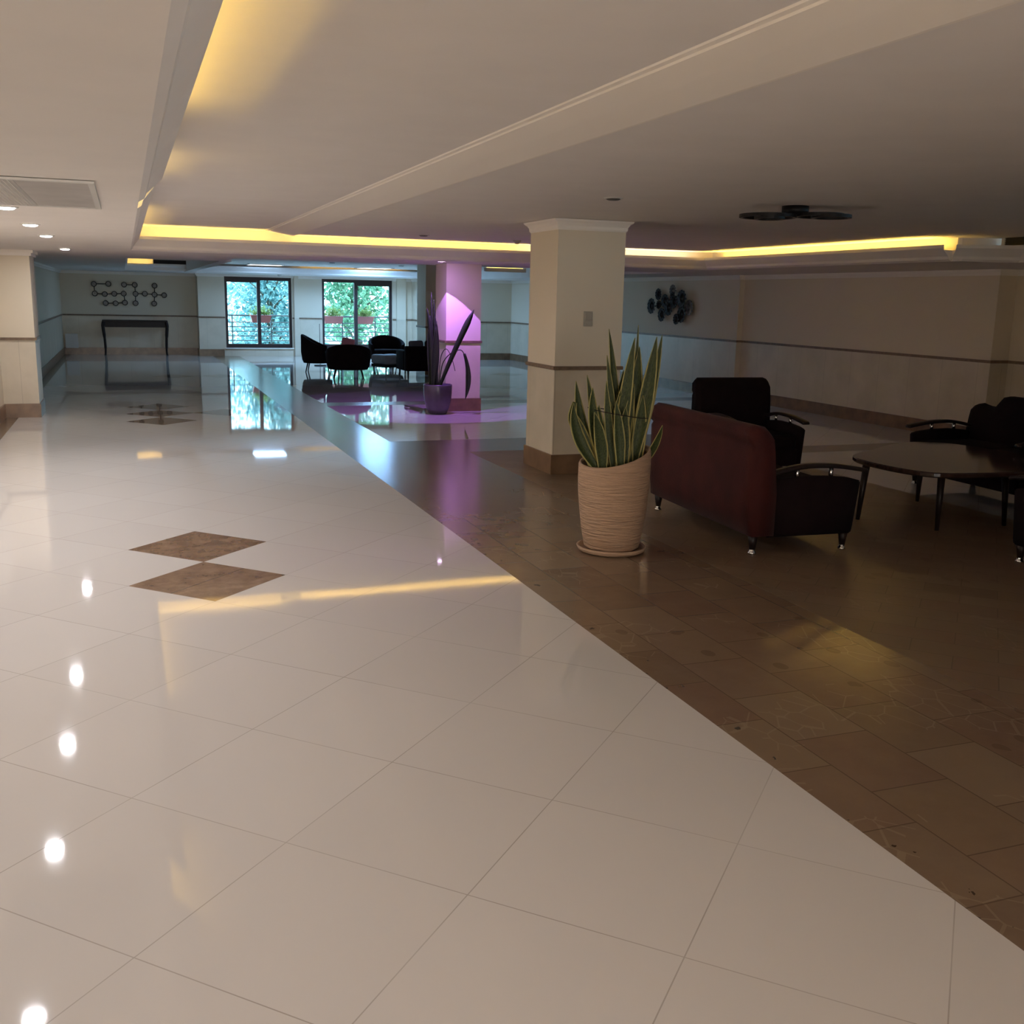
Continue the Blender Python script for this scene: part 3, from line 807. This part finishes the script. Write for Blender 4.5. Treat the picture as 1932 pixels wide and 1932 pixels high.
# ================================================================ PLANTS
def leaf(bm, base, tip, w, bend=(0, 0, 0), face=None, n=14, uvl=None, fold=.25, peak=.45):
    base = Vector(base); tip = Vector(tip); mid = (base + tip) / 2 + Vector(bend)
    prev = None
    fdir = Vector(face) if face else Vector((-.94, .35, 0))
    for i in range(n + 1):
        t = i / n
        p = base * (1 - t) ** 2 + mid * 2 * t * (1 - t) + tip * t * t
        tg = ((mid - base) * (1 - t) + (tip - mid) * t).normalized()
        side = (fdir - tg * fdir.dot(tg)).normalized(); nrm = side.cross(tg).normalized()
        ww = w * (.45 + .55 * min(1, t / peak)) if t < peak else w * max(0, 1 - ((t - peak) / (1 - peak)) ** 2.2)
        ww = max(ww, .0012)
        row = [bm.verts.new(p + side * ww * .5 * s + nrm * (-fold * ww * (1 - abs(s)))) for s in (-1, -.5, 0, .5, 1)]
        if prev:
            for k in range(4):
                f = bm.faces.new((prev[k], prev[k + 1], row[k + 1], row[k]))
                for lp, (uu, vv) in zip(f.loops, ((k / 4, t - 1 / n), ((k + 1) / 4, t - 1 / n), ((k + 1) / 4, t), (k / 4, t))): lp[uvl].uv = (uu, vv * 2)
        prev = row

def leaf_obj(parent, m, *a, **k):
    bm = B(); uvl = bm.loops.layers.uv.new('UVMap'); leaf(bm, *a, uvl=uvl, **k)
    o = obj('leaf', bm, m, parent, True)
    sm = o.modifiers.new('thickness', 'SOLIDIFY'); sm.thickness = .004
    return o

# big ribbed pot with slanted rim beside the sofa
PX, PY = 3.0, 6.08
t_ = thing('potted_snake_plant', 'tall snake plant with yellow-edged leaves in a ribbed clay pot beside the maroon sofa', 'potted plant', (PX, PY, 0))
cr = Vector((.94, -.34))
def slant(x, y, z):
    d = (x * cr.x + y * cr.y); back = (x * .34 + y * .94)
    k = max(0, (z - .3) / .3)
    return z + k * (.0 + .33 * (d + .22) ** 1.5 * 1.05 + .10 * back) if d > -.22 else z + k * .10 * back
bm = B()
prof = [(.0, .02), (.165, .02), (.185, .035), (.205, .14), (.224, .28), (.236, .40), (.240, .50), (.238, .585), (.232, .60), (.222, .60), (.214, .585), (.214, .50)]
lathe(bm, prof, 56, fn=slant)
obj('pot', bm, M_CLAY, t_, True)
bm = B(); lathe(bm, [(0, .52), (.213, .52)], 32); obj('soil', bm, M_SOIL, t_)
bm = B(); lathe(bm, [(0, 0), (.20, 0), (.225, .012), (.235, .035), (.225, .040), (.212, .022), (0, .018)], 48); obj('saucer', bm, M_CLAY, t_, True)
# leaves: (base offset along view-right, depth), tip in (right, z, depth), width
def pl(rx, z, dp=0): return (rx * .936 + dp * .351, -rx * .351 + dp * .936, z)
LV = [  # base rx, base dp, tip rx, tip z, tip dp, width, bend rx
    (-.12, -.10, -.30, .96, -.05, .085, .02), (-.10, .05, -.27, 1.13, .05, .075, -.05), (-.05, -.12, -.29, 1.00, -.12, .09, -.13),
    (-.06, .05, -.20, 1.17, .05, .06, .0), (-.03, -.05, -.17, 1.10, -.1, .085, -.07), (.0, -.08, -.08, 1.14, -.05, .055, -.02),
    (.01, .02, -.07, 1.30, .1, .05, .02), (.05, .08, -.04, 1.00, .05, .06, .0), (.02, -.06, .10, 1.42, .02, .090, -.03),
    (.05, .00, .11, 1.12, .0, .085, -.02), (.08, .05, .14, 1.36, .08, .10, .02), (.10, -.02, .24, 1.43, .0, .10, .02),
    (.12, .06, .285, 1.44, .08, .065, .03), (.04, .12, -.06, 1.47, .12, .06, .03), (.02, .1, .13, 1.50, .12, .035, .06),
    (.13, .04, .30, .86, -.05, .06, .06), (-.02, .0, .02, 1.08, .0, .085, .0), (.06, -.10, .05, .98, -.1, .09, -.02),
    (.0, .12, .05, 1.2, .15, .09, .0), (.10, .10, .16, 1.2, .12, .10, .0), (.14, -.02, .17, 1.05, .0, .09, .0),
    (-.08, -.02, -.12, .98, -.02, .09, -.01), (.07, .02, .085, 1.24, .03, .09, .0), (-.09, -.13, -.16, .95, -.18, .085, .04), (.03, -.13, -.02, 1.02, -.13, .075, .02)]
rnd = random.Random(5)
for i, (bx, bd, tx, tz, td, w, bn) in enumerate(LV):
    leaf_obj(t_, M_LEAF, pl(bx, .50, bd), pl(tx, tz, td), w * 1.0, (bn * .936, -bn * .351, 0), face=(.936 + rnd.uniform(-.3, .3), -.351 + rnd.uniform(-.5, .5), 0))
# one leaf folded over on the left
bm = B(); uvl = bm.loops.layers.uv.new('UVMap'); leaf(bm, pl(-.28, 1.0, -.06), pl(-.27, .80, -.08), .06, (-.035 * .936, .035 * .351, 0), uvl=uvl); o = obj('leaf', bm, M_LEAF, t_, True); o.modifiers.new('thickness', 'SOLIDIFY').thickness = .004
bm = B(); ring = [pl(.01 + .20 * math.cos(a), .93 - .03 * math.cos(a), .13 * math.sin(a)) for a in [2 * PI * i / 36 for i in range(36)]]
tube(bm, ring, .003, 6, True); obj('tie_wire', bm, M_BLACKMETAL, t_)

# dark pot by the purple pillar
t_ = thing('potted_snake_plant', 'dark bundled snake plant with drooping leaves in a glazed pot by the purple pillar', 'potted plant', (4.17, 14.28, 0))
bm = B(); lathe(bm, [(0, .0), (.125, .0), (.135, .01), (.165, .08), (.192, .18), (.205, .30), (.208, .41), (.204, .425), (.190, .425), (.186, .38)], 48); obj('pot', bm, M_GLAZE, t_, True)
bm = B(); lathe(bm, [(0, .385), (.188, .385)], 28); obj('soil', bm, M_SOIL, t_)
for i in range(13):
    a = rnd.uniform(0, 6.28); r = rnd.uniform(.0, .06); bx = -.07 + r * math.cos(a); bd = r * math.sin(a)
    leaf_obj(t_, M_LEAF_D, pl(bx, .37, bd), pl(-.07 + rnd.uniform(-.05, .05), rnd.uniform(1.15, 1.42), bd), .085, (rnd.uniform(-.02, .02), 0, 0), face=(.936 + rnd.uniform(-.3, .3), -.351 + rnd.uniform(-.3, .3), 0))
leaf_obj(t_, M_LEAF_D, pl(-.09, .37, 0), pl(-.16, 1.50, 0), .07, (.06, 0, .1))
leaf_obj(t_, M_LEAF_D, pl(-.07, .37, .02), pl(-.10, 1.72, .02), .045, (0, 0, 0))
leaf_obj(t_, M_LEAF_D, pl(-.05, .37, 0), pl(-.065, 1.62, 0), .04, (.03, 0, 0))
leaf_obj(t_, M_LEAF_D, pl(.02, .37, -.02), pl(.51, 1.49, -.05), .085, (-.06, .0, -.06), peak=.8)
leaf_obj(t_, M_LEAF_D, pl(.01, .37, -.02), pl(.40, 1.22, -.05), .03, (-.06, .0, -.04), peak=.6)
# drooping leaf: thin arched stalk and hanging blade
bm = B(); arc = catmull([pl(.02, .40, 0), pl(.07, .72, -.03), pl(.20, .88, -.05), pl(.33, .92, -.06), pl(.39, .84, -.06)], 6, False); tube(bm, arc, .007, 8); obj('stalk', bm, M_LEAF_D, t_, True)
leaf_obj(t_, M_LEAF_D, pl(.38, .87, -.06), pl(.40, .22, -.07), .075, (.10, -.03, .0), peak=.5)
bm = B(); arc = catmull([pl(.01, .40, 0), pl(.04, .80, -.02), pl(.12, .93, -.03), pl(.20, .80, -.03), pl(.25, .62, -.03)], 6, False); tube(bm, arc, [.006] * 13 + [.005] * (len(arc) - 13), 8); obj('stalk', bm, M_LEAF_D, t_, True)

# ================================================================ WALL PIECES
# ring and rod sculpture in the left recess
RC = [(-.72, 1.80), (-.37, 1.81), (.01, 1.80), (.27, 1.80), (.76, 1.79), (-.71, 1.56), (-.47, 1.55), (-.24, 1.56), (-.01, 1.57), (.28, 1.57), (.51, 1.58), (.75, 1.56), (.99, 1.55), (-.46, 1.32), (-.22, 1.32), (.01, 1.34), (.27, 1.33), (.73, 1.33)]
RL = [(0, 1), (0, 5), (5, 6), (6, 7), (7, 8), (8, 15), (15, 14), (14, 13), (2, 3), (3, 9), (9, 16), (9, 10), (10, 11), (11, 12), (4, 11), (11, 17)]
t_ = thing('wall_sculpture', 'metal wall sculpture of small rings joined by rods above the console table', 'wall art', (0, 29.17, 0))
for x, z in RC:
    bm = B(); tube(bm, [(x + .062 * math.cos(a), -.02, z + .062 * math.sin(a)) for a in [2 * PI * i / 24 for i in range(24)]], .009, 8, True); r = obj('ring', bm, M_BLACKMETAL, t_, True)
    bm = B(); cyl(bm, (x, -.008, z), (x, 0.0, z), .055, n=24); obj('disc', bm, M_MIRROR, r)
for a, b_ in RL:
    A_ = Vector((RC[a][0], -.02, RC[a][1])); C_ = Vector((RC[b_][0], -.02, RC[b_][1])); d = (C_ - A_).normalized() * .07
    bm = B(); cyl(bm, A_ + d, C_ - d, .010, n=8); obj('rod', bm, M_BLACKMETAL, t_)
# flower-disc sculpture on the right wall
t_ = thing('wall_sculpture', 'cluster of dark fluted metal discs hung on the right wall above the rail', 'wall art', (9.88, 17.8, 0))
FC = [(18.32, 1.80, .11), (17.73, 1.87, .11), (17.70, 1.76, .08), (18.52, 1.57, .15), (18.04, 1.67, .13), (17.86, 1.55, .15), (17.64, 1.66, .12), (17.33, 1.72, .16), (17.10, 1.56, .14), (18.13, 1.41, .13), (17.33, 1.43, .15), (17.50, 1.34, .10), (18.28, 1.60, .08)]
for i, (y, z, r) in enumerate(FC):
    bm = B(); n = 36; off = -.02 - .012 * (i % 4)
    cv = bm.verts.new((off - .01, y - 17.8, z)); prev = None
    for f_, dx in ((.35, -.028), (.8, -.012), (1.0, -.03)):
        ring = []
        for q in range(n):
            a = 2 * PI * q / n; rr = r * f_ * (1 + .05 * math.cos(a * 12) * f_)
            ring.append(bm.verts.new((off + dx + .010 * math.cos(a * 12) * f_, y - 17.8 + rr * math.cos(a), z + rr * math.sin(a))))
        for q in range(n):
            if prev: bm.faces.new((prev[q], prev[(q + 1) % n], ring[(q + 1) % n], ring[q]))
            else: bm.faces.new((cv, ring[q], ring[(q + 1) % n]))
        prev = ring
    o = obj('disc', bm, mat('dark_fluted_metal_%d' % i, (.035, .030, .026) if i not in (1, 8) else (.2, .19, .18), .55, metal=.2, spec=.35), t_, True); o.modifiers.new('thickness', 'SOLIDIFY').thickness = .004
    bm = B(); cyl(bm, (off, y - 17.8, z), (.02, y - 17.8, z), .012, n=8); obj('stem', bm, M_BLACKMETAL, t_)
# control plate on the middle pillar
t_ = thing('wall_switch', 'small beige two-part control on the middle pillar above its rail', 'switch', (4.105, 9.02, 1.41))
obj('plate', box(B(), -.047, .047, -.012, 0, 0, .14, .004), M_BEIGEPL, t_)
obj('dial', box(B(), -.035, .035, -.028, -.012, .06, .13, .005), M_BEIGEPL, t_)
obj('button', box(B(), -.030, .030, -.018, -.012, .012, .05, .003), M_BEIGEPL, t_)
# pale box low in the far left corner
o = obj('utility_box', box(B(), -.15, .15, -.10, 0, 0, .36, .006), M_WHITEPL); o.location = (-1.33, 29.17, .17)
tag(o, 'pale square box low in the far left corner left of the console table', 'box')
# console table in the recess
t_ = thing('console_table', 'dark slim console table against the recessed back wall under the ring sculpture', 'table', (.23, 28.93, 0))
obj('table_top', box(B(), -.80, .80, -.20, .20, .86, .90, .006), M_DARKWOOD, t_)
obj('apron', box(B(), -.74, .74, -.17, .17, .72, .86), M_DARKWOOD, t_)
for sx in (-1, 1):
    for sy in (-1, 1):
        bm = B(); tube(bm, catmull([(sx * .765, sy * .16, .86), (sx * .785, sy * .165, .72), (sx * .762, sy * .16, .45), (sx * .752, sy * .16, .15), (sx * .762, sy * .165, .0)], 5, False), [.042] * 5 + [.036] * 5 + [.028] * 5 + [.022] * 5 + [.026], 12); obj('leg', bm, M_DARKWOOD, t_, True)

# ================================================================ FAR LOUNGE
def tub_chair(label, x, y, rz, w=.80, h=.70, fab=M_DARKFAB, leg_m=M_BLACKMETAL, group='tub chairs by the balcony windows'):
    """round shelled chair facing local +x"""
    t_ = thing('tub_chair', label, 'armchair', (x, y, 0), rz, group)
    R = w / 2; n = 30; bm = B(); O = []; I = []
    for i in range(n + 1):
        a = math.radians(62) + (2 * PI - math.radians(124)) * i / n
        k = .5 - .5 * math.cos(a); top = .50 + (h - .50) * k ** 1.5
        c, s = math.cos(a), math.sin(a)
        O.append([bm.verts.new((R * f * c, R * f * s, z)) for f, z in ((.86, .19), (.94, .26), (1.0, .42), (1.0, top - .02), (.97, top))])
        I.append([bm.verts.new((R * f * c, R * f * s, z)) for f, z in ((.80, .19), (.80, .26), (.82, .42), (.84, top - .03), (.89, top))])
    for i in range(n):
        for k in range(4):
            bm.faces.new((O[i][k], O[i + 1][k], O[i + 1][k + 1], O[i][k + 1])); bm.faces.new((I[i][k], I[i][k + 1], I[i + 1][k + 1], I[i + 1][k]))
        bm.faces.new((O[i][4], O[i + 1][4], I[i + 1][4], I[i][4])); bm.faces.new((O[i][0], I[i][0], I[i + 1][0], O[i + 1][0]))
    for i in (0, n):
        for k in range(4): bm.faces.new((O[i][k], O[i][k + 1], I[i][k + 1], I[i][k]))
    bmesh.ops.recalc_face_normals(bm, faces=bm.faces[:]); obj('shell', bm, fab, t_, True)
    bm = B(); lathe(bm, [(0, .19), (R * .80, .19), (R * .82, .24), (R * .82, .38), (R * .76, .42), (0, .43)], 32); obj('seat_cushion', bm, fab, t_, True)
    for sx in (-1, 1):
        for sy in (-1, 1):
            bm = B(); cyl(bm, (sx * R * .68, sy * R * .66, 0), (sx * R * .56, sy * R * .55, .20), .011, .017, 10); obj('leg', bm, leg_m, t_)
    return t_
tub_chair('dark tub chair on thin legs facing right, leftmost by the balcony windows', 3.92, 22.75, math.radians(-15), .74, .80)
tub_chair('dark tub chair seen from behind, nearest of the far lounge group', 4.18, 20.75, math.radians(80), .90, .70)
tub_chair('dark tub chair facing the camera between the far seats, before the window', 5.75, 24.0, math.radians(-95), .86, .74)
t_ = thing('ottoman', 'grey quilted low ottoman among the far dark chairs', 'ottoman', (5.38, 22.2, 0), math.radians(20))
for a in (-.30, .0):
    obj('cushion', rbox(a + .002, a + .298, -.30, .30, .20, .40, .05, 4), M_GREYFAB, t_, True)
obj('base', box(B(), -.29, .29, -.28, .28, .14, .20), M_BLACKMETAL, t_)
for sx in (-1, 1):
    for sy in (-1, 1):
        bm = B(); cyl(bm, (sx * .25, sy * .24, 0), (sx * .25, sy * .24, .15), .014, .018, 10); obj('leg', bm, M_BLACKMETAL, t_)
# boxy dark sofa seen from behind with loose cushions
t_ = thing('two_seat_sofa', 'boxy dark sofa with its back to the camera, left of the purple pillar', 'sofa', (5.98, 21.0, 0), 0)
obj('backrest', rbox(-.65, .65, -.42, -.25, .15, .66, .04), M_DARKFAB, t_, True)
obj('seat_base', rbox(-.63, .63, -.25, .40, .15, .34, .03), M_DARKFAB, t_, True)
for s in (-1, 1): obj('armrest', rbox(s * .65 - (.14 if s > 0 else 0), s * .65 + (.14 if s < 0 else 0), -.22, .42, .15, .56, .03), M_DARKFAB, t_, True)
for s in (-1, 1):
    for yy in (-.34, .36):
        bm = B(); cyl(bm, (s * .58, yy, 0), (s * .58, yy, .16), .014, .022, 10); obj('leg', bm, M_BLACKMETAL, t_)
for i, (cx, tl) in enumerate(((-.335, -2), (.0, 2), (.335, -2))):
    o = obj('cushion', rbox(-.155, .155, -.05, .05, -.20, .20, .045, 5), mat('cushion_fabric_%d' % i, ((.10, .10, .12), (.03, .02, .025), (.12, .12, .14))[i], .8), None, True)
    o.location = (5.98 + cx, 20.93, .56); o.rotation_euler = (math.radians(-14), math.radians(tl), 0)
    tag(o, ('grey cushion at the left end of the boxy far sofa', 'near-black cushion in the middle of the boxy far sofa', 'grey cushion at the right end of the boxy far sofa')[i], 'cushion', 'cushions on the boxy far sofa')
o = obj('cushion', rbox(-.15, .15, -.05, .05, -.12, .12, .045, 5), mat('pink_cushion_fabric', (.5, .18, .22), .8), None, True)
o.location = (4.62, 22.95, .60); o.rotation_euler = (math.radians(-14), math.radians(12), 0)
tag(o, 'pink cushion showing beside the leftmost tub chair, below the window', 'cushion')
t_ = thing('pole_stand', 'thin upright pole rising behind the leftmost tub chair', 'stand', (4.28, 24.6, 0))
bm = B(); cyl(bm, (0, 0, .02), (0, 0, .98), .006, n=10); obj('pole', bm, M_BLACKMETAL, t_)
bm = B(); cyl(bm, (0, 0, 0), (0, 0, .02), .14, n=28); obj('base', bm, M_BLACKMETAL, t_)
# ottoman/stool under the pink cushion
t_ = thing('stool', 'low dark stool behind the leftmost tub chair holding a pink cushion', 'stool', (4.62, 22.98, 0))
obj('seat', rbox(-.22, .22, -.22, .22, .34, .45, .03), M_DARKFAB, t_, True)
for sx in (-1, 1):
    for sy in (-1, 1):
        bm = B(); cyl(bm, (sx * .18, sy * .18, 0), (sx * .18, sy * .18, .35), .014, n=8); obj('leg', bm, M_BLACKMETAL, t_)

# ================================================================ CEILING LAMP over the seating
t_ = thing('ceiling_lamp', 'black ceiling lamp of flat overlapping rings above the near seating', 'ceiling light', (4.82, 6.86, ZR))
bm = B(); cyl(bm, (0, 0, -.06), (0, 0, 0), .10, n=36); obj('canopy', bm, M_BLACKMETAL, t_, True)
for rx, z, dp, R in ((-.20, -.075, .02, .215), (.19, -.062, .02, .185), (-.21, -.095, -.08, .115), (.26, -.075, -.06, .15)):
    c = pl(rx, z, dp)
    bm = B(); rings = []; n = 44
    for q in range(n):
        a = 2 * PI * q / n; cc, ss = math.cos(a), math.sin(a)
        rings.append([bm.verts.new((c[0] + cc * r_, c[1] + ss * r_, c[2] + z_)) for r_, z_ in ((R, .012), (R, -.012), (R - .03, -.012), (R - .03, .012))])
    for q in range(n):
        A_, C_ = rings[q], rings[(q + 1) % n]
        for k_ in range(4): bm.faces.new((A_[k_], A_[(k_ + 1) % 4], C_[(k_ + 1) % 4], C_[k_]))
    bmesh.ops.recalc_face_normals(bm, faces=bm.faces[:])
    r = obj('ring', bm, M_BLACKMETAL, t_)
    bm = B(); lathe(bm, [(R - .026, c[2] - .0135), (R - .004, c[2] - .0135)], 44, c[0], c[1]); obj('diffuser', bm, mat('unlit_diffuser', (.16, .14, .13), .5), r)
